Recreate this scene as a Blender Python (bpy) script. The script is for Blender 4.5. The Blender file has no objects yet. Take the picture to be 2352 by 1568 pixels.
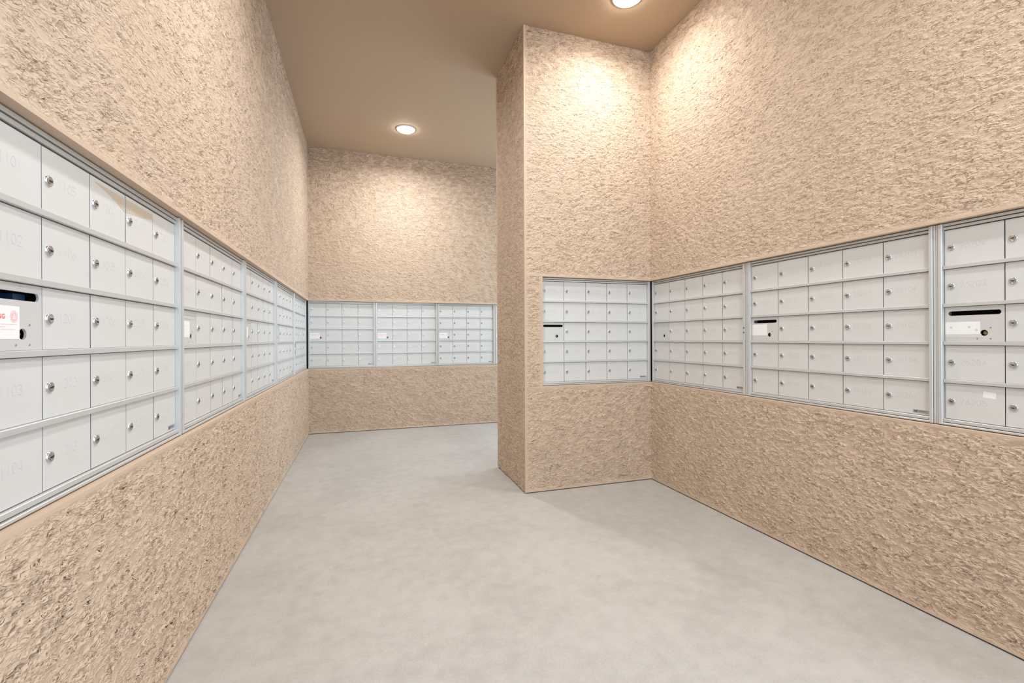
import bpy, math, random
import numpy as np
from mathutils import Matrix, Vector
random.seed(7)
C = bpy.context.scene.collection
sc = bpy.context.scene

# ------------------------------------------------------------------ camera, world, exposure
CAM_Z = 1.0393
cam_d = bpy.data.cameras.new('camera')
cam = bpy.data.objects.new('camera', cam_d)
C.objects.link(cam)
cam_d.sensor_width = 36.0
cam_d.lens = 1048.5 / 2352 * 36.0
cam_d.shift_y = -8.3 / 2352
cam_d.clip_start = 0.02
cam.matrix_world = (Matrix.Translation((0, 0, CAM_Z)) @ Matrix.Rotation(-0.3135, 4, 'Z')
                    @ Matrix.Rotation(math.pi / 2, 4, 'X') @ Matrix.Rotation(-0.0042, 4, 'Z'))
sc.camera = cam

world = bpy.data.worlds.new('daylight')
sc.world = world
world.use_nodes = True
bg = world.node_tree.nodes['Background']
bg.inputs[0].default_value = (0.72, 0.87, 1.0, 1)
bg.inputs[1].default_value = 1.35

sc.view_settings.view_transform = 'Standard'
sc.view_settings.look = 'None'
sc.view_settings.gamma = 1.0
sc.view_settings.use_curve_mapping = False
sc.view_settings.exposure = 1.33

LAMP_W = 15.0            # each ceiling light
LAMP_COL = (0.93, 0.97, 1.0)

# ------------------------------------------------------------------ dimensions (metres, from the camera at x=0, y=0)
XL, XR, YB = -0.573, 1.9995, 5.395       # left wall, right wall, back wall
YP, XP, YPB = 2.867, 1.0187, 3.529       # partition: front face, left face, rear face
ZC = 3.127                               # ceiling
ZT, ZB = 1.4533, 0.7118                  # opening of the mailbox band
YNEAR_R = -0.2
YNEAR = -1.9                             # the room is open behind the camera
XFAR = 2.55                              # and to the right behind the partition
FRAME = 0.019                            # frame fronts sit this far behind the stucco face
DEEP = 0.095                             # depth of the recess
GAP = 0.006                              # open joint under the stucco

# ------------------------------------------------------------------ materials
def new_mat(name):
    m = bpy.data.materials.new(name)
    m.use_nodes = True
    nt = m.node_tree
    return m, nt, nt.nodes['Principled BSDF']

def simple(name, col, rough=0.5, metal=0.0, emit=None, strength=0.0, spec=0.5):
    m, nt, b = new_mat(name)
    b.inputs['Base Color'].default_value = (*col, 1)
    b.inputs['Roughness'].default_value = rough
    b.inputs['Metallic'].default_value = metal
    b.inputs['Specular IOR Level'].default_value = spec
    if emit:
        b.inputs['Emission Color'].default_value = (*emit, 1)
        b.inputs['Emission Strength'].default_value = strength
    return m

def N(nt, t, **kw):
    n = nt.nodes.new(t)
    for k, v in kw.items():
        setattr(n, k, v)
    return n

def noise(nt, vec, scale, detail=2.0, rough=0.5, dist=0.0):
    n = N(nt, 'ShaderNodeTexNoise')
    n.inputs['Scale'].default_value = scale
    n.inputs['Detail'].default_value = detail
    n.inputs['Roughness'].default_value = rough
    n.inputs['Distortion'].default_value = dist
    nt.links.new(vec, n.inputs['Vector'])
    return n

def ramp(nt, val, a, b, lo=0.0, hi=1.0, smooth=True):
    n = N(nt, 'ShaderNodeMapRange')
    n.interpolation_type = 'SMOOTHSTEP' if smooth else 'LINEAR'
    for k, v in (('From Min', a), ('From Max', b), ('To Min', lo), ('To Max', hi)):
        n.inputs[k].default_value = v
    nt.links.new(val, n.inputs['Value'])
    return n.outputs['Result']

def mathn(nt, op, a, b):
    n = N(nt, 'ShaderNodeMath', operation=op)
    for i, x in enumerate((a, b)):
        if isinstance(x, (int, float)):
            n.inputs[i].default_value = x
        else:
            nt.links.new(x, n.inputs[i])
    return n.outputs[0]

STUCCO = (0.565, 0.428, 0.317)

def stucco_mat():
    m, nt, b = new_mat('stucco')
    tc = N(nt, 'ShaderNodeTexCoord')
    mp = N(nt, 'ShaderNodeMapping')
    mp.inputs['Scale'].default_value = (1, 1, 1.9)
    nt.links.new(tc.outputs['Object'], mp.inputs['Vector'])
    w = noise(nt, mp.outputs[0], 9.0, 2.0)
    sub = N(nt, 'ShaderNodeVectorMath', operation='SUBTRACT')
    nt.links.new(w.outputs['Color'], sub.inputs[0]); sub.inputs[1].default_value = (.5, .5, .5)
    scl = N(nt, 'ShaderNodeVectorMath', operation='SCALE')
    nt.links.new(sub.outputs[0], scl.inputs[0]); scl.inputs['Scale'].default_value = 0.06
    add = N(nt, 'ShaderNodeVectorMath', operation='ADD')
    nt.links.new(mp.outputs[0], add.inputs[0]); nt.links.new(scl.outputs[0], add.inputs[1])
    v = add.outputs[0]
    a = ramp(nt, noise(nt, v, 26.0, 3.0, .55).outputs['Fac'], .485, .52)
    # overlapping trowel ledges: the plaster swells slowly downwards and breaks off sharply
    sep = N(nt, 'ShaderNodeSeparateXYZ')
    nt.links.new(tc.outputs['Object'], sep.inputs[0])
    def ledges(per_m, swirl, wig, fine, s0, lo, hi):
        ph = mathn(nt, 'MULTIPLY', sep.outputs['Z'], per_m)
        for sc_, am, vec in ((1.3, swirl, tc.outputs['Object']), (15.0, wig, mp.outputs[0]), (48.0, fine, mp.outputs[0])):
            ph = mathn(nt, 'ADD', ph, mathn(nt, 'MULTIPLY', noise(nt, vec, sc_, 2.0).outputs['Fac'], am))
        fr = mathn(nt, 'FRACT', ph, 0.0)
        up = mathn(nt, 'MINIMUM', mathn(nt, 'MULTIPLY', fr, 11.0), mathn(nt, 'MULTIPLY', mathn(nt, 'SUBTRACT', 1.0, fr), 1.1))
        mask = ramp(nt, noise(nt, mp.outputs[0], s0, 2.0).outputs['Fac'], lo, hi)
        return mathn(nt, 'MULTIPLY', up, mask)
    l1 = ledges(40.0, 14.0, 5.5, 2.1, 15.0, .39, .54)
    l2 = ledges(74.0, 22.0, 7.5, 3.0, 26.0, .43, .58)
    f = noise(nt, v, 150.0, 2.0).outputs['Fac']
    h = mathn(nt, 'ADD', mathn(nt, 'ADD', mathn(nt, 'MULTIPLY', l1, .56), mathn(nt, 'MULTIPLY', l2, .24)),
              mathn(nt, 'ADD', mathn(nt, 'MULTIPLY', a, .13), mathn(nt, 'MULTIPLY', f, .06)))
    d = N(nt, 'ShaderNodeDisplacement')
    fade = N(nt, 'ShaderNodeAttribute'); fade.attribute_name = 'edge_fade'
    h = mathn(nt, 'ADD', mathn(nt, 'MULTIPLY', mathn(nt, 'SUBTRACT', h, .5), fade.outputs['Fac']), .5)
    d.inputs['Midlevel'].default_value = 0.5
    d.inputs['Scale'].default_value = 0.0130
    nt.links.new(h, d.inputs['Height'])
    nt.links.new(d.outputs[0], nt.nodes['Material Output'].inputs['Displacement'])
    m.displacement_method = 'BOTH'
    col = noise(nt, tc.outputs['Object'], 5.0, 3.0)
    mix = N(nt, 'ShaderNodeMix', data_type='RGBA')
    nt.links.new(col.outputs['Fac'], mix.inputs[0])
    mix.inputs[6].default_value = (STUCCO[0] * .93, STUCCO[1] * .92, STUCCO[2] * .90, 1)
    mix.inputs[7].default_value = (STUCCO[0] * 1.07, STUCCO[1] * 1.08, STUCCO[2] * 1.10, 1)
    nt.links.new(mix.outputs[2], b.inputs['Base Color'])
    b.inputs['Roughness'].default_value = 0.85
    b.inputs['Specular IOR Level'].default_value = 0.25
    return m

def concrete_mat():
    m, nt, b = new_mat('concrete')
    tc = N(nt, 'ShaderNodeTexCoord')
    v = tc.outputs['Object']
    n1 = noise(nt, v, 1.6, 4.0, .6, .4)
    n2 = noise(nt, v, 14.0, 4.0, .65)
    n3 = noise(nt, v, 130.0, 4.0, .7)
    t = mathn(nt, 'ADD', mathn(nt, 'MULTIPLY', n1.outputs['Fac'], .36),
              mathn(nt, 'ADD', mathn(nt, 'MULTIPLY', n2.outputs['Fac'], .34),
                    mathn(nt, 'MULTIPLY', n3.outputs['Fac'], .30)))
    r = ramp(nt, t, .36, .62)
    mix = N(nt, 'ShaderNodeMix', data_type='RGBA')
    nt.links.new(r, mix.inputs[0])
    mix.inputs[6].default_value = (.40, .373, .341, 1)
    mix.inputs[7].default_value = (.495, .466, .432, 1)
    nt.links.new(mix.outputs[2], b.inputs['Base Color'])
    b.inputs['Roughness'].default_value = .62
    b.inputs['Specular IOR Level'].default_value = .3
    bp = N(nt, 'ShaderNodeBump')
    bp.inputs['Strength'].default_value = .25
    bp.inputs['Distance'].default_value = .003
    nt.links.new(n2.outputs['Fac'], bp.inputs['Height'])
    nt.links.new(bp.outputs[0], b.inputs['Normal'])
    return m

def ceiling_mat():
    m, nt, b = new_mat('ceiling_paint')
    tc = N(nt, 'ShaderNodeTexCoord')
    n = noise(nt, tc.outputs['Object'], 60.0, 3.0)
    b.inputs['Base Color'].default_value = (.44, .325, .225, 1)
    b.inputs['Roughness'].default_value = .8
    b.inputs['Specular IOR Level'].default_value = .2
    bp = N(nt, 'ShaderNodeBump')
    bp.inputs['Strength'].default_value = .15
    bp.inputs['Distance'].default_value = .002
    nt.links.new(n.outputs['Fac'], bp.inputs['Height'])
    nt.links.new(bp.outputs[0], b.inputs['Normal'])
    return m

def brushed(name, col, rough, metal, amp=.06):
    m, nt, b = new_mat(name)
    tc = N(nt, 'ShaderNodeTexCoord')
    n = noise(nt, tc.outputs['Object'], 12.0, 3.0)
    mix = N(nt, 'ShaderNodeMix', data_type='RGBA')
    nt.links.new(n.outputs['Fac'], mix.inputs[0])
    mix.inputs[6].default_value = (*[c * (1 - amp) for c in col], 1)
    mix.inputs[7].default_value = (*[min(1, c * (1 + amp)) for c in col], 1)
    nt.links.new(mix.outputs[2], b.inputs['Base Color'])
    b.inputs['Roughness'].default_value = rough
    b.inputs['Metallic'].default_value = metal
    return m

M = dict(
    stucco=stucco_mat(),
    plaster=simple('smooth_plaster', (.575, .437, .326), .80, spec=.25),
    concrete=concrete_mat(),
    ceiling=ceiling_mat(),
    dark=simple('dark_recess', (.012, .011, .010), .9, spec=.1),
    door=brushed('grey_enamel', (.63, .622, .604), .42, 0.0, .03),
    frame=brushed('aluminium_frame', (.60, .60, .59), .38, .35, .04),
    panel=brushed('slot_panel_aluminium', (.60, .592, .575), .40, .12, .04),
    chrome=simple('chrome', (.60, .61, .63), .22, .95),
    keyway=simple('keyway', (.02, .02, .02), .5),
    brass=simple('brass', (.55, .40, .20), .3, 1.0),
    steel=simple('screw_steel', (.35, .35, .34), .4, .8),
    edge=simple('seam_shade', (.10, .10, .105), .6),  # door sides darkened so the shade in the seams is painted on
    engrave=simple('engraving', (.55, .545, .53), .42),
    paper=simple('white_paper', (.82, .82, .82), .7),
    tape=simple('clear_tape', (.62, .615, .60), .35),
    red=simple('red_ink', (.80, .16, .13), .6),
    pink=simple('faded_red_ink', (.83, .50, .50), .6),
    plate=simple('nameplate_silver', (.42, .42, .44), .35, .4),
    blue=simple('blue_ink', (.02, .05, .18), .5),
    ink=simple('dark_ink', (.10, .10, .12), .5),
    bluebin=simple('blue_plastic', (.01, .05, .13), .4),
    tan=simple('tan_reflection', (.56, .47, .375), .5),  # reflection painted on two doors as a flat tan film
    trim=simple('white_lamp_trim', (.80, .78, .74), .4),
    lens=simple('lamp_lens', (1, 1, 1), .5, emit=(1.0, .96, .90), strength=38.0),
)

# ------------------------------------------------------------------ mesh builder
class MB:
    def __init__(s):
        s.v, s.f, s.m, s.sm, s.mats = [], [], [], [], []
        s.fade = []                              # (first vertex, values): how far the stucco relief has died out at an edge
    def mi(s, key):
        if key not in s.mats:
            s.mats.append(key)
        return s.mats.index(key)
    def face(s, pts, key, smooth=False):
        n = len(s.v); s.v += [tuple(p) for p in pts]
        s.f.append(tuple(range(n, n + len(pts)))); s.m.append(s.mi(key)); s.sm.append(smooth)
    def box(s, a, b, key, bev=0.0):
        x0, y0, z0 = a; x1, y1, z1 = b
        if bev <= 0:
            P = [(x, y, z) for x in (x0, x1) for y in (y0, y1) for z in (z0, z1)]
            n = len(s.v); s.v += P; k = s.mi(key)
            for q in ((0, 1, 3, 2), (4, 6, 7, 5), (0, 4, 5, 1), (2, 3, 7, 6), (0, 2, 6, 4), (1, 5, 7, 3)):
                s.f.append(tuple(n + i for i in q)); s.m.append(k); s.sm.append(False)
            return
        c = bev                                  # front edges (y0 side) chamfered
        ring = lambda y, d: [(x0 + d, y, z0 + d), (x1 - d, y, z0 + d), (x1 - d, y, z1 - d), (x0 + d, y, z1 - d)]
        R = [ring(y0, c), ring(y0 + c, 0), ring(y1, 0)]
        n = len(s.v); s.v += R[0] + R[1] + R[2]; k = s.mi(key)
        s.f.append((n, n + 1, n + 2, n + 3)); s.m.append(k); s.sm.append(False)
        for r in (0, 1):
            for i in range(4):
                j = (i + 1) % 4
                s.f.append((n + r * 4 + i, n + r * 4 + 4 + i, n + r * 4 + 4 + j, n + r * 4 + j)); s.m.append(k); s.sm.append(False)
        s.f.append((n + 11, n + 10, n + 9, n + 8)); s.m.append(k); s.sm.append(False)
    def grid(s, o, u, v, w, h, cell, key, edges=(0, 0, 0, 0)):
        """flat panel o + a*u + b*v, finely divided so that the stucco can be displaced"""
        nu, nv = max(1, int(round(w / cell))), max(1, int(round(h / cell)))
        o, u, v = (np.array(t, float) for t in (o, u, v))
        A, B = np.meshgrid(np.linspace(0, w, nu + 1), np.linspace(0, h, nv + 1), indexing='ij')
        P = o + A[..., None] * u + B[..., None] * v
        n = len(s.v); s.v += [tuple(p) for p in P.reshape(-1, 3)]
        D = np.full(A.shape, 1.0)
        for on, dist in zip(edges, (A, w - A, B, h - B)):
            if on: D = np.minimum(D, np.clip(dist / .022, 0, 1))
        s.fade.append((n, D.reshape(-1)))
        i, j = np.meshgrid(np.arange(nu), np.arange(nv), indexing='ij')
        q = n + i * (nv + 1) + j
        F = np.stack([q, q + nv + 1, q + nv + 2, q + 1], -1).reshape(-1, 4)
        s.f += [tuple(t) for t in F.tolist()]
        s.m += [s.mi(key)] * len(F); s.sm += [True] * len(F)
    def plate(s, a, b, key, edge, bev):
        """thin sheet: front face and chamfer in key, side faces in edge, darkened as painted seam shade"""
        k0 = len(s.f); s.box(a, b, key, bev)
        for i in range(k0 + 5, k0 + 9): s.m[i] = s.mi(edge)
    def lathe(s, prof, key, seg=24, axis='y', c=(0, 0, 0), smooth=True):
        """prof: (radius, along axis)"""
        n = len(s.v); k = s.mi(key)
        for r, t in prof:
            for i in range(seg):
                a = 2 * math.pi * i / seg
                p = (r * math.cos(a), t, r * math.sin(a)) if axis == 'y' else (r * math.cos(a), r * math.sin(a), t)
                s.v.append(tuple(p[q] + c[q] for q in range(3)))
        for r in range(len(prof) - 1):
            for i in range(seg):
                j = (i + 1) % seg
                s.f.append((n + r * seg + i, n + r * seg + j, n + (r + 1) * seg + j, n + (r + 1) * seg + i))
                s.m.append(k); s.sm.append(smooth)
        s.f.append(tuple(n + i for i in range(seg))); s.m.append(k); s.sm.append(False)
        m0 = n + (len(prof) - 1) * seg
        s.f.append(tuple(m0 + i for i in reversed(range(seg)))); s.m.append(k); s.sm.append(False)
    def mesh(s, name):
        me = bpy.data.meshes.new(name)
        me.from_pydata(s.v, [], s.f)
        for k in s.mats:
            me.materials.append(M[k])
        me.polygons.foreach_set('material_index', s.m)
        me.polygons.foreach_set('use_smooth', s.sm)
        if s.fade:
            F = np.ones(len(s.v), dtype=np.float32)
            for n, D in s.fade: F[n:n + len(D)] = D
            me.attributes.new('edge_fade', 'FLOAT', 'POINT').data.foreach_set('value', F)
        me.update()
        return me

def put(name, me, parent=None, loc=(0, 0, 0), rot=(0, 0, 0)):
    o = bpy.data.objects.new(name, me)
    C.objects.link(o)
    o.location = loc; o.rotation_euler = rot
    if parent:
        o.parent = parent
    return o

def thing(name, label, cat, loc, rz=0.0, group=None):
    o = put(name, None, None, loc, (0, 0, rz))
    o.empty_display_size = 0.1
    o['label'] = label; o['category'] = cat
    if group:
        o['group'] = group
    return o

def structure(name, b):
    o = put(name, b.mesh(name))
    o['kind'] = 'structure'
    return o

# ------------------------------------------------------------------ room shell
CELL = 0.0065
BAND = 0.008           # smooth bead along the edges of an opening or a corner
Zv = (0, 0, 1)
LAP = 0.015            # plaster runs on behind an inside corner

def wall_panel(b, p0, p1, z0, z1, flip, l=0, r=0, bo=0, t=0):
    """stucco panel between plan points p0 and p1; l, r, bo, t are widths of smooth beads on its edges"""
    p0, p1 = np.array(p0, float), np.array(p1, float)
    L = np.linalg.norm(p1 - p0); u = (p1 - p0) / L
    P = lambda a, z: (p0[0] + u[0] * a, p0[1] + u[1] * a, z)
    b.grid(P(l, z0 + bo), (u[0], u[1], 0), Zv, L - l - r, z1 - z0 - bo - t, CELL, 'stucco', (l, r, bo, t))
    def q(a0, a1, c0, c1):
        b.face([P(a0, c0), P(a1, c0), P(a1, c1), P(a0, c1)], 'plaster')
    if l: q(0, l, z0, z1)
    if r: q(L - r, L, z0, z1)
    if bo: q(l, L - r, z0, z0 + bo)
    if t: q(l, L - r, z1 - t, z1)

def ledge(b, p0, p1, n, z, key='plaster', drop=0.0):
    """horizontal return from the wall face into the recess (n points into the wall)"""
    b.face([(p0[0], p0[1], z - drop), (p1[0], p1[1], z - drop),
            (p1[0] + n[0] * DEEP, p1[1] + n[1] * DEEP, z), (p0[0] + n[0] * DEEP, p0[1] + n[1] * DEEP, z)], key)

def upright(b, p0, p1, z0, z1, key):
    b.face([(p0[0], p0[1], z0), (p1[0], p1[1], z0), (p1[0], p1[1], z1), (p0[0], p0[1], z1)], key)

# left wall: faces +x
yo = 0.945
b = MB()
wall_panel(b, (XL, YNEAR), (XL, YB + LAP), GAP, ZB, 0, bo=.0045, t=BAND)
wall_panel(b, (XL, YNEAR), (XL, YB + LAP), ZT, ZC + LAP, 0, bo=BAND)
wall_panel(b, (XL, YNEAR), (XL, yo), ZB, ZT, 0, r=BAND)
ledge(b, (XL, yo), (XL, YB), (-1, 0), ZB)
ledge(b, (XL, yo), (XL, YB), (-1, 0), ZT)
upright(b, (XL, yo), (XL - DEEP, yo), ZB, ZT, 'plaster')
upright(b, (XL - DEEP, yo), (XL - DEEP, YB + DEEP), ZB, ZT, 'dark')
upright(b, (XL - .03, YNEAR), (XL - .03, YB), 0, .05, 'dark')
upright(b, (XL - DEEP - .02, YNEAR), (XL - DEEP - .02, YB + .3), 0, ZC, 'dark')
b.face([(XL, YNEAR, GAP), (XL, YNEAR, ZC), (XL - .14, YNEAR, ZC), (XL - .14, YNEAR, GAP)], 'plaster')
structure('wall_left', b)

# back wall: faces -y
b = MB()
XBE = XFAR
xo1 = 2.27
wall_panel(b, (XL - LAP, YB), (XBE, YB), GAP, ZB, 0, bo=.0045, t=BAND)
wall_panel(b, (XL - LAP, YB), (XBE, YB), ZT, ZC + LAP, 0, bo=BAND)
wall_panel(b, (xo1, YB), (XBE, YB), ZB, ZT, 0, l=BAND)
ledge(b, (XL - DEEP, YB), (xo1, YB), (0, 1), ZB)
ledge(b, (XL - DEEP, YB), (xo1, YB), (0, 1), ZT)
upright(b, (xo1, YB), (xo1, YB + DEEP), ZB, ZT, 'plaster')
upright(b, (XL - DEEP, YB + DEEP), (xo1, YB + DEEP), ZB, ZT, 'dark')
upright(b, (XL, YB + .03), (XBE, YB + .03), 0, .05, 'dark')
upright(b, (XL - .2, YB + DEEP + .02), (XBE, YB + DEEP + .02), 0, ZC, 'dark')
structure('wall_back', b)

# right wall: faces -x
b = MB()
yr = 0.225
wall_panel(b, (XR, YP + LAP), (XR, YNEAR_R), GAP, ZB, 0, bo=.0045, t=BAND)
wall_panel(b, (XR, YP + LAP), (XR, YNEAR_R), ZT, ZC + LAP, 0, bo=BAND)
wall_panel(b, (XR, yr), (XR, YNEAR_R), ZB, ZT, 0, l=BAND)
ledge(b, (XR, yr), (XR, YP), (1, 0), ZB)
ledge(b, (XR, yr), (XR, YP), (1, 0), ZT)
upright(b, (XR, yr), (XR + DEEP, yr), ZB, ZT, 'plaster')
upright(b, (XR + DEEP, yr), (XR + DEEP, YP + DEEP), ZB, ZT, 'dark')
upright(b, (XR + .03, YNEAR_R), (XR + .03, YP), 0, .05, 'dark')
upright(b, (XR + DEEP + .02, YNEAR_R), (XR + DEEP + .02, YP + .2), 0, ZC, 'dark')
b.face([(XR, YNEAR_R, GAP), (XR, YNEAR_R, ZC), (XR + .14, YNEAR_R, ZC), (XR + .14, YNEAR_R, GAP)], 'plaster')
structure('wall_right', b)

# partition standing out from the right wall: front face -y, left face -x, rear face +y
b = MB()
xo0 = 1.1478
wall_panel(b, (XP, YP), (XR + LAP, YP), GAP, ZB, 0, l=BAND, bo=.0045, t=BAND)
wall_panel(b, (XP, YP), (XR + LAP, YP), ZT, ZC + LAP, 0, l=BAND, bo=BAND)
wall_panel(b, (XP, YP), (xo0, YP), ZB, ZT, 0, l=BAND, r=BAND)
wall_panel(b, (XP, YPB), (XP, YP), GAP, ZC + LAP, 0, l=BAND, r=BAND)
wall_panel(b, (XFAR, YPB), (XP, YPB), GAP, ZC + LAP, 0, r=BAND)
ledge(b, (xo0, YP), (XR + DEEP, YP), (0, 1), ZB)
ledge(b, (xo0, YP), (XR + DEEP, YP), (0, 1), ZT)
upright(b, (xo0, YP), (xo0, YP + DEEP), ZB, ZT, 'plaster')
upright(b, (xo0, YP + DEEP), (XR + DEEP, YP + DEEP), ZB, ZT, 'dark')
upright(b, (XP + .03, YP + .03), (XR, YP + .03), 0, .05, 'dark')
upright(b, (XP + .03, YP + .03), (XP + .03, YPB - .03), 0, .05, 'dark')
upright(b, (XP + .03, YPB - .03), (XFAR, YPB - .03), 0, .05, 'dark')
upright(b, (XFAR, YP), (XFAR, YPB), 0, ZC, 'plaster')
structure('wall_partition', b)

b = MB()
b.box((XL - .14, YNEAR, -.1), (XFAR, YB + .14, 0), 'concrete')
structure('floor', b)
b = MB()
b.box((XL - .14, YNEAR, ZC), (XFAR, YB + .14, ZC + .12), 'ceiling')
structure('ceiling', b)

# ------------------------------------------------------------------ mailbox parts (x right, y into the wall, z up; y=0 is the frame front)
COLW, ROWH = 0.167, 0.1384
RAILH = 0.0125
DW, DH = COLW - .0024, ROWH - RAILH - .002
DOOR_Y = 0.015
OPEN_H = ZT - ZB
Z_DOORS = 0.0245

mb = MB(); mb.plate((-DW, 0, 0), (0, .0018, DH), 'door', 'edge', .0003)
DOOR_ME = mb.mesh('door')
DH2 = ROWH - RAILH / 2 - .0035          # doors of the top and bottom rows
mb = MB(); mb.plate((-DW, 0, 0), (0, .0018, DH2), 'door', 'edge', .0003)
DOOR2_ME = mb.mesh('door')

mb = MB()
mb.lathe([(.0112, 0), (.0112, -.0015), (.0104, -.0032), (.0080, -.0040), (.0074, -.0030), (.0070, -.0030), (.0066, -.0046), (.0, -.0048)][:7], 'chrome', 28)
mb.box((-.0048, -.0054, -.0013), (.0048, -.0040, .0013), 'keyway')
mb.box((-.0016, -.0055, -.0026), (.0022, -.0041, -.0010), 'keyway')
LOCK_ME = mb.mesh('lock')

# single-stroke numerals on a 0.62 x 1 box
def arc(cx, cz, rx, rz, a0, a1, n=10):
    return [(cx + rx * math.cos(math.radians(a0 + (a1 - a0) * i / n)), cz + rz * math.sin(math.radians(a0 + (a1 - a0) * i / n))) for i in range(n + 1)]
GLYPH = {
    '0': [arc(.31, .5, .31, .5, 0, 360, 20)],
    '1': [[(.31, 0), (.31, 1)]],
    '2': [arc(.31, .71, .31, .29, 165, -40, 10) + [(0, 0), (.62, 0)]],
    '3': [arc(.29, .75, .30, .25, 150, -90, 9) + arc(.29, .26, .33, .26, 90, -150, 10)],
    '4': [[(.62, .3), (0, .3), (.42, 1)], [(.42, 1), (.42, 0)]],
    '5': [[(.56, 1), (.08, 1), (.04, .56)] + arc(.29, .33, .33, .33, 125, -150, 11)],
    '6': [[(.46, 1), (.06, .48)] + arc(.31, .31, .31, .31, 150, 510, 16)],
    '7': [[(0, 1), (.62, 1), (.2, 0)]],
    '8': [arc(.31, .75, .26, .25, 270, -90, 14), arc(.31, .25, .31, .25, 90, 450, 14)],
    '9': [arc(.31, .69, .31, .31, -30, 330, 16) + [(.16, 0)]],
}
def number_mesh(txt, hgt=.019, wid=.0155):
    mb = MB(); k = .0010; top = .0004
    for i, ch in enumerate(txt):
        for line in GLYPH[ch]:
            pts = [(x * hgt * .92 + i * wid, z * hgt) for x, z in line]
            for (xa, za), (xb, zb) in zip(pts, pts[1:]):
                L = math.hypot(xb - xa, zb - za)
                if L < 1e-6: continue
                nx, nz = -(zb - za) / L * k, (xb - xa) / L * k
                mb.face([(xa + nx, 0, za + nz), (xb + nx, 0, zb + nz), (xb, -top, zb), (xa, -top, za)], 'engrave')
                mb.face([(xa, -top, za), (xb, -top, zb), (xb - nx, 0, zb - nz), (xa - nx, 0, za - nz)], 'engrave')
    return mb.mesh('number')

def text_geo(mb, txt, size, x, z, y, key, sx=1.0, font_off=0.0):
    cu = bpy.data.curves.new('t', 'FONT'); cu.body = txt; cu.size = size; cu.offset = font_off
    cu.resolution_u = 2
    o = bpy.data.objects.new('t', cu)
    me = bpy.data.meshes.new_from_object(o)
    n = len(mb.v); k = mb.mi(key)
    mb.v += [(x + v.co.x * sx, y, z + v.co.y) for v in me.vertices]
    for p in me.polygons:
        mb.f.append(tuple(n + i for i in p.vertices)); mb.m.append(k); mb.sm.append(False)
    bpy.data.objects.remove(o); bpy.data.curves.remove(cu); bpy.data.meshes.remove(me)

def plate_mesh():
    mb = MB()
    w, h = .054, .0135
    mb.box((0, -.0008, 0), (w, 0, h), 'plate', .0004)
    text_geo(mb, 'AF', .0105, .004, .0032, -.0011, 'blue', 1.05, .0004)
    for z, a, c in ((.0088, .0205, .047), (.0062, .0205, .041), (.0042, .0205, .044)):
        x = a
        while x < c:                       # rows of print too small to read
            wd = random.uniform(.0015, .0038)
            mb.box((x, -.0010, z), (min(x + wd, c), -.0007, z + .0012), 'ink'); x += wd + .0009
    return mb.mesh('nameplate')
PLATE_ME = plate_mesh()

def stadium(x0, x1, z0, z1, n=8):
    r = (z1 - z0) / 2; cz = (z0 + z1) / 2
    return ([(x1 - r + r * math.cos(t), cz + r * math.sin(t)) for t in np.linspace(-math.pi / 2, math.pi / 2, n)]
            + [(x0 + r + r * math.cos(t), cz + r * math.sin(t)) for t in np.linspace(math.pi / 2, 3 * math.pi / 2, n)])

def holed_plate(mb, w, h, holes, th, key, inner):
    """plate in x,z with holes cut right through"""
    import bmesh
    bm = bmesh.new()
    def loop(pts):
        vs = [bm.verts.new((x, 0, z)) for x, z in pts]
        return [bm.edges.new((vs[i], vs[(i + 1) % len(vs)])) for i in range(len(vs))]
    E = loop([(0, 0), (w, 0), (w, h), (0, h)])
    for hl in holes: E += loop(hl)
    bmesh.ops.triangle_fill(bm, use_beauty=True, use_dissolve=False, edges=E, normal=(0, -1, 0))
    bm.verts.ensure_lookup_table(); bm.verts.index_update()
    n = len(mb.v); k = mb.mi(key)
    mb.v += [tuple(v.co) for v in bm.verts]
    for f in bm.faces:
        mb.f.append(tuple(n + v.index for v in f.verts)); mb.m.append(k); mb.sm.append(False)
    bm.free()
    def rim(pts, kk):
        for (xa, za), (xb, zb) in zip(pts, pts[1:] + pts[:1]):
            mb.face([(xa, 0, za), (xb, 0, zb), (xb, th, zb), (xa, th, za)], kk)
    rim([(0, 0), (w, 0), (w, h), (0, h)], key)
    for hl in holes: rim(hl, inner)

SLOT = dict(x0=.010, x1=.1565, z0=DH - .031, z1=DH - .015)
KEY = (.1112, .030)
def circle(cx, cz, r, n=20):
    return [(cx + r * math.cos(t), cz + r * math.sin(t)) for t in np.linspace(0, 2 * math.pi, n, endpoint=False)]

def panel_mesh(kind):
    mb = MB()
    holes = [circle(*KEY, .0105)]
    if kind == 'open':
        holes.append(stadium(SLOT['x0'], SLOT['x1'], SLOT['z0'], SLOT['z1']))
    if kind == 'twin':
        holes.append(stadium(.010, .150, .010, .050)); holes.append(stadium(.010, .150, .072, .112)); holes.pop(0)
    holed_plate(mb, DW, DH, holes, .004, 'panel', 'frame')
    return mb.mesh('slot_panel')
PANELS = {k: panel_mesh(k) for k in ('open', 'closed', 'twin')}

# shut flap behind a closed slot: a long shallow rim with the flap set in it
mb = MB()
x0, x1, z0, z1 = SLOT['x0'], SLOT['x1'], SLOT['z0'], SLOT['z1']
for a, c in (((x0, z1 - .0022), (x1, z1)), ((x0, z0 - .002), (x0 + .0022, z1)), ((x1 - .0022, z0 - .002), (x1, z1))):
    mb.box((a[0], -.0022, a[1]), (c[0], -.0002, c[1]), 'frame')
mb.box((x0 + .0022, -.0007, z0), (x1 - .0022, -.0002, z1 - .0022), 'panel')
FLAP_ME = mb.mesh('slot_flap')

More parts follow.
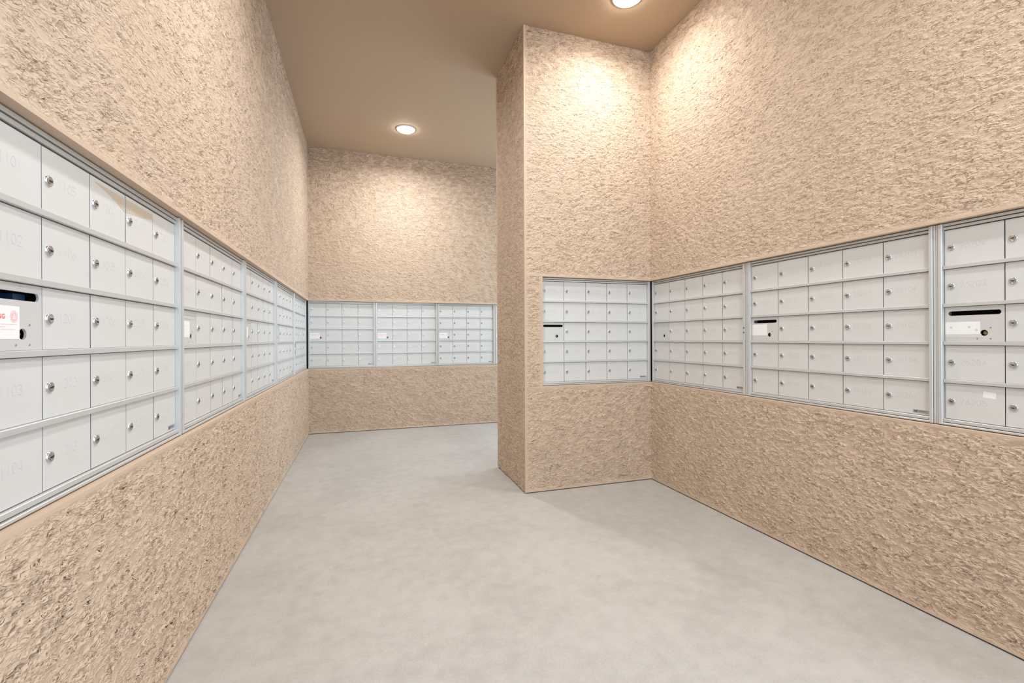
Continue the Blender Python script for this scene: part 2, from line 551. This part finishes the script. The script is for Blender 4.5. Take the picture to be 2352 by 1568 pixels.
mb = MB()
mb.lathe([(.0060, .018), (.0060, .008), (.0050, .006), (.0030, .006)], 'brass', 20)
mb.box((-.0035, .0045, -.0012), (.0035, .0075, .0012), 'keyway')
mb.lathe([(.0104, .020), (.0104, .0155)], 'keyway', 20)
PLOCK_ME = mb.mesh('lock')

mb = MB()
mb.lathe([(.0022, 0), (.0022, -.0006), (.0013, -.0011)], 'steel', 12)
SCREW_ME = mb.mesh('screw')

def notice_mesh(kind):
    mb = MB()
    if kind == 'warning':
        w, h = .098, .060
        mb.box((0, -.0005, 0), (w, 0, h), 'paper')
        text_geo(mb, 'WARNING', .0125, .006, .0365, -.0007, 'red', .92, .0003)
        cx, cz = .084, .041                         # round seal
        for r, k, y in ((.0098, 'pink', -.00065), (.0086, 'paper', -.00070), (.0078, 'pink', -.00075)):
            n = len(mb.v); mb.v += [(cx + r * math.cos(t), y, cz + r * 1.15 * math.sin(t)) for t in np.linspace(0, 2 * math.pi, 24, endpoint=False)]
            mb.f.append(tuple(range(n, n + 24))); mb.m.append(mb.mi(k)); mb.sm.append(False)
        for dx, dz, w_, h_ in ((-.0028, -.0045, .0056, .006), (-.0012, .0025, .0024, .003)):
            mb.box((cx + dx, -.0009, cz + dz), (cx + dx + w_, -.0007, cz + dz + h_), 'paper')
        mb.box((cx - .0008, -.0011, cz - .0030), (cx + .0008, -.0009, cz + .0005), 'pink')
        for z, c in ((.026, .090), (.0215, .062), (.017, .086), (.0125, .050)):
            x = .006
            while x < c:                            # small print
                wd = random.uniform(.003, .009)
                mb.box((x, -.0007, z), (min(x + wd, c), -.0004, z + .0013), 'pink'); x += wd + .0016
    elif kind == 'taped':
        w, h = .100, .056
        mb.box((0, -.0005, .012), (w, 0, h), 'paper')
        mb.box((0, -.0004, 0), (w + .004, 0, .012), 'tape')
        for x, z in ((.018, .036), (.070, .037), (.090, .026)):
            n = len(mb.v); mb.v += [(x + .004 * math.cos(t), -.0007, z + .004 * math.sin(t)) for t in np.linspace(0, 2 * math.pi, 14, endpoint=False)]
            mb.f.append(tuple(range(n, n + 14))); mb.m.append(mb.mi('tape')); mb.sm.append(False)
    else:
        w, h = .096, .058
        mb.box((0, -.0005, 0), (w, 0, h), 'paper')
        for z, c in ((.040, .080), (.030, .070), (.020, .076)):
            x = .010
            while x < c:
                wd = random.uniform(.006, .014)
                mb.box((x, -.0007, z), (min(x + wd, c), -.0004, z + .001), 'tape'); x += wd + .006
    return mb.mesh('notice')
NOTICE = {k: notice_mesh(k) for k in ('warning', 'taped', 'plain')}

RAIL_ME = {}
FRAME_ME = {}
def frame_mesh(ncol, sl, sr):
    mb = MB()
    W = ncol * COLW; zt = Z_DOORS + 5 * ROWH; H = OPEN_H
    # back pan and dark interior sides
    mb.box((-sl + .002, .055, .004), (W + sr - .002, .060, H - .004), 'dark')
    # stiles: inner bead proud, outer half stepped back
    def stile(xa, xb, inner_right):
        w = xb - xa
        if w < .010:
            mb.box((xa, 0, .003), (xb, .055, H - .003), 'frame', .0010); return
        wi = min(.6 * w, w - .005)
        if inner_right:
            mb.box((xb - wi, 0, .003), (xb, .055, H - .003), 'frame', .0014)
            mb.box((xa, .0035, .003), (xb - wi - .0012, .055, H - .003), 'frame', .0010)
        else:
            mb.box((xa, 0, .003), (xa + wi, .055, H - .003), 'frame', .0014)
            mb.box((xa + wi + .0012, .0035, .003), (xb, .055, H - .003), 'frame', .0010)
    stile(-sl, 0, True); stile(W, W + sr, False)
    # bottom: lip under the doors, groove, lower rail
    mb.box((0, .006, .0125), (W, .055, Z_DOORS), 'frame', .0012)
    mb.box((0, .001, .003), (W, .055, .0104), 'frame', .0012)
    # top: lip, groove, upper rail
    mb.box((0, .009, zt), (W, .055, zt + .0095), 'frame', .0012)
    mb.box((0, .007, zt + .0125), (W, .055, H - .003), 'frame', .0012)
    return mb.mesh('frame')

def rail_mesh(ncol):
    mb = MB()
    mb.box((0.0005, .006, -RAILH / 2), (ncol * COLW - .0005, .045, RAILH / 2), 'frame', .0010)
    return mb.mesh('shelf_rail')
for n in (4, 5):
    RAIL_ME[n] = rail_mesh(n)

def numbers_from(bld, apt, count):
    out = []
    seq = [101, 102, 103, 104, 105, 106, 201, 202, 203, 204, 205, 206]
    i = seq.index(apt)
    while len(out) < count:
        out.append('%d%d' % (bld, seq[i])); i += 1
        if i == 12: i = 0; bld += 1
    return out

def mailbox_unit(loc, rz, ncol, sl, sr, nums, panel, notice, label, group, slot_row=2, rng=None):
    """nums run down the columns, the slot panel takes one place in the first column"""
    t = thing('mailbox_unit', label, 'mailboxes', loc, rz, group)
    key = (ncol, round(sl, 4), round(sr, 4))
    if key not in FRAME_ME:
        FRAME_ME[key] = frame_mesh(*key)
    put('frame', FRAME_ME[key], t)
    for r in range(1, 5):
        put('shelf_rail', RAIL_ME[ncol], t, (0, 0, Z_DOORS + r * ROWH))
    q = 0; doors = {}
    for c in range(ncol):
        for r in range(5):                      # r counts down from the top row
            zb = Z_DOORS + (4 - r) * ROWH + (RAILH / 2 if r < 4 else .001) + .0005
            x = c * COLW + .0015
            if c == 0 and r == slot_row:
                p = put('slot_panel', PANELS[panel], t, (x, DOOR_Y, zb))
                p['label'] = {'open': 'bare aluminium panel with an open mail slot', 'closed': 'bare aluminium panel with a shut mail slot',
                              'twin': 'aluminium panel with two dark openings'}[panel]
                if panel == 'closed':
                    put('slot_flap', FLAP_ME, p)
                if panel != 'twin':
                    put('lock', PLOCK_ME, p, (KEY[0], 0, KEY[1]))
                    for dx, dz in ((-.018, -.020), (.018, -.020), (.018, .018), (-.018, .018)):
                        if notice and dx < 0 and dz > 0: continue
                        put('screw', SCREW_ME, p, (KEY[0] + dx, 0, KEY[1] + dz))
                if notice:
                    nm = put('notice', NOTICE[notice], p, (.0045 if notice == 'warning' else .001, 0, {'warning': .021, 'taped': .014, 'plain': .027}[notice]))
                    nm['label'] = {'warning': 'white paper notice with red lettering and a round seal', 'taped': 'white paper notice under clear tape',
                                   'plain': 'plain white paper notice'}[notice]
                doors[(c, r)] = p
                continue
            d = put('door', DOOR2_ME if r in (0, 4) else DOOR_ME, t, (x + DW, DOOR_Y, zb), (0, 0, math.radians(random.uniform(-.12, .22))))
            dh = DH2 if r in (0, 4) else DH
            put('lock', LOCK_ME, d, (-DW + .0195, 0, dh * .50), (0, math.radians(random.choice((0, 0, 8, -10, 25))), 0))
            if nums:
                put('number', number_mesh(nums[q]), d, (-DW + .0835 - len(nums[q]) * .00775, 0, dh * .50 - .006)); q += 1
            doors[(c, r)] = d
    put('nameplate', PLATE_ME, doors[(ncol - 1, 4)], (-.060, 0, .006), (0, 0, 0))
    return t, doors

R90 = math.pi / 2
def left_loc(y): return (XL - FRAME, y, ZB)
def right_loc(y): return (XR + FRAME, y, ZB)
def back_loc(x): return (x, YB + FRAME, ZB)
def part_loc(x): return (x, YP + FRAME, ZB)
E_ = .0006
GL, GB, GR = 'mailbox units along the left wall', 'mailbox units across the back wall', 'mailbox units along the right wall'

# left wall, from the camera to the corner: first door edge of each
LS = [0.981, 1.853, 2.738, 3.640, 4.525]
LE = [y + 5 * COLW for y in LS]
sl_ = [.034] + [(LS[i] - LE[i - 1]) / 2 - E_ for i in range(1, 5)]
sr_ = [(LS[i + 1] - LE[i]) / 2 - E_ for i in range(4)] + [.030]
L_LAB = ['mailbox unit nearest the camera on the left wall, red notice under open slot',
         'second grey mailbox unit from the camera on the left wall, plain white notice',
         'third mailbox unit from the camera on the left wall, middle of the five',
         'fourth mailbox unit along the left wall, second from the far corner',
         'last mailbox unit of the left wall, two dark openings in its fourth row']
L_PAN = [('open', 'warning'), ('closed', 'plain'), ('closed', 'plain'), ('closed', None), ('twin', None)]
L_NUM = [(1, 101), (3, 101), (5, 101), (7, 101), (9, 101)]
left_units = []
for i in range(5):
    left_units.append(mailbox_unit(left_loc(LS[i]), R90, 5, sl_[i], sr_[i], numbers_from(*L_NUM[i], 24), *L_PAN[i], L_LAB[i], GL,
                                   slot_row=3 if i == 4 else 2))
# tan reflection painted flat along the top of two neighbouring doors of the nearest unit, and blue plastic seen through its slot
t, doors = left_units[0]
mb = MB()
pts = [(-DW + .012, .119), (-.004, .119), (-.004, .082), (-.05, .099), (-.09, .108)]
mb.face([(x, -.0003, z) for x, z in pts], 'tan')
put('painted_reflection', mb.mesh('painted_reflection'), doors[(2, 0)])
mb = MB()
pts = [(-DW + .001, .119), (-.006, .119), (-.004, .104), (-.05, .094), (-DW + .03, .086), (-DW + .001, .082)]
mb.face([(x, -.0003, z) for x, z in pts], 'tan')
put('painted_reflection', mb.mesh('painted_reflection'), doors[(3, 0)])
mb = MB(); mb.box((.118, .018, SLOT['z0'] - .004), (.150, .040, SLOT['z1'] - .002), 'bluebin')
put('slot_liner', mb.mesh('slot_liner'), doors[(0, 2)])['label'] = 'dark blue plastic inside the slot'

# back wall, left to right (the last one is almost hidden by the partition)
BS = [-0.566, 0.143, 0.847, 1.556]
BE = [x + 4 * COLW for x in BS]
bl = [.016] + [(BS[i] - BE[i - 1]) / 2 - E_ for i in range(1, 4)]
br = [(BS[i + 1] - BE[i]) / 2 - E_ for i in range(3)] + [.02]
B_LAB = ['leftmost mailbox unit on the back wall, beside the far left corner',
         'middle one of the three mailbox units fully in view on the back wall',
         'mailbox unit on the back wall just left of the stucco partition',
         'mailbox unit on the back wall almost hidden behind the stucco partition']
nb = numbers_from(11, 101, 76)
for i in range(4):
    mailbox_unit(back_loc(BS[i]), 0, 4, bl[i], br[i], nb[i * 19:(i + 1) * 19], 'closed', 'warning', B_LAB[i], GB)

# partition
mailbox_unit(part_loc(1.153), 0, 5, .003, .024, numbers_from(20, 202, 24), 'open', None,
             'mailbox unit set alone in the short partition wall, open slot without a notice', None)

# right wall, from the corner towards the camera
RS = [2.870, 1.984, 1.108]
rl = [.020, (RS[0] - 5 * COLW - RS[1]) / 2 - E_, (RS[1] - 5 * COLW - RS[2]) / 2 - E_]
rr = [(RS[0] - 5 * COLW - RS[1]) / 2 - E_, (RS[1] - 5 * COLW - RS[2]) / 2 - E_, .030]
R_LAB = ['mailbox unit on the right wall beside the inner corner, shut slot without a notice',
         'middle mailbox unit on the right wall, white notice under its open slot',
         'mailbox unit cut off by the right edge of the photo, taped white notice']
R_NUM = [(22, 202), (24, 202), (26, 202)]
R_PAN = [('closed', None), ('open', 'plain'), ('open', 'taped')]
right_units = []
for i in range(3):
    right_units.append(mailbox_unit(right_loc(RS[i]), -R90, 5, rl[i], rr[i], numbers_from(*R_NUM[i], 24), *R_PAN[i], R_LAB[i], GR))
# two latch holes in the right stile of the first unit, small white sticker on a door of the last
mb = MB()
for z in (.352, .378):
    mb.lathe([(.004, 0), (.004, -.0006)], 'keyway', 12, c=(5 * COLW + .008, 0, z))
put('latch_hole', mb.mesh('latch_hole'), right_units[0][0])
mb = MB(); mb.box((0, -.0004, 0), (.034, 0, .021), 'paper')
put('sticker', mb.mesh('sticker'), right_units[2][1][(0, 4)], (-DW + .107, 0, .089), (0, math.radians(5), 0))['label'] = 'small white paper sticker'

# ------------------------------------------------------------------ ceiling lights
def ceiling_light(x, y, label, power=1.0, group='round ceiling lights'):
    t = thing('ceiling_light', label, 'ceiling light', (x, y, ZC), 0, group)
    mb = MB()
    prof = [(.080, 0), (.094, 0), (.094, -.003), (.091, -.006), (.084, -.008), (.080, -.007)]
    n = len(mb.v); seg = 48; k = mb.mi('trim')
    for r, z in prof:
        mb.v += [(r * math.cos(2 * math.pi * i / seg), r * math.sin(2 * math.pi * i / seg), z) for i in range(seg)]
    for a in range(len(prof)):
        c = (a + 1) % len(prof)
        for i in range(seg):
            j = (i + 1) % seg
            mb.f.append((n + a * seg + i, n + a * seg + j, n + c * seg + j, n + c * seg + i)); mb.m.append(k); mb.sm.append(True)
    put('trim_ring', mb.mesh('trim_ring'), t)
    mb = MB()
    mb.lathe([(.080, -.002), (.079, -.010), (.066, -.018), (.040, -.023), (.015, -.025)], 'lens', 40, axis='z')
    put('lens', mb.mesh('lens'), t)
    ld = bpy.data.lights.new('lamp', 'AREA'); ld.shape = 'DISK'; ld.size = .15
    ld.energy = LAMP_W * power; ld.color = LAMP_COL; ld.spread = math.radians(165)
    put('lamp', ld, t, (0, 0, -.027))
    return t

ceiling_light(0.405, 4.660, 'glowing round ceiling light at the far end, in front of the back wall', .62)
ceiling_light(1.545, 2.440, 'glowing round ceiling light cut by the top edge of the photo, by the partition', .26)
# unseen lights: one inferred from the bright left wall, the other added as fill
ceiling_light(0.30, 1.90, 'inferred unseen round ceiling light above the camera, nearer the left wall', .62)
ceiling_light(1.35, 0.10, 'added unseen ceiling light behind the camera, nearer the right wall', .65)
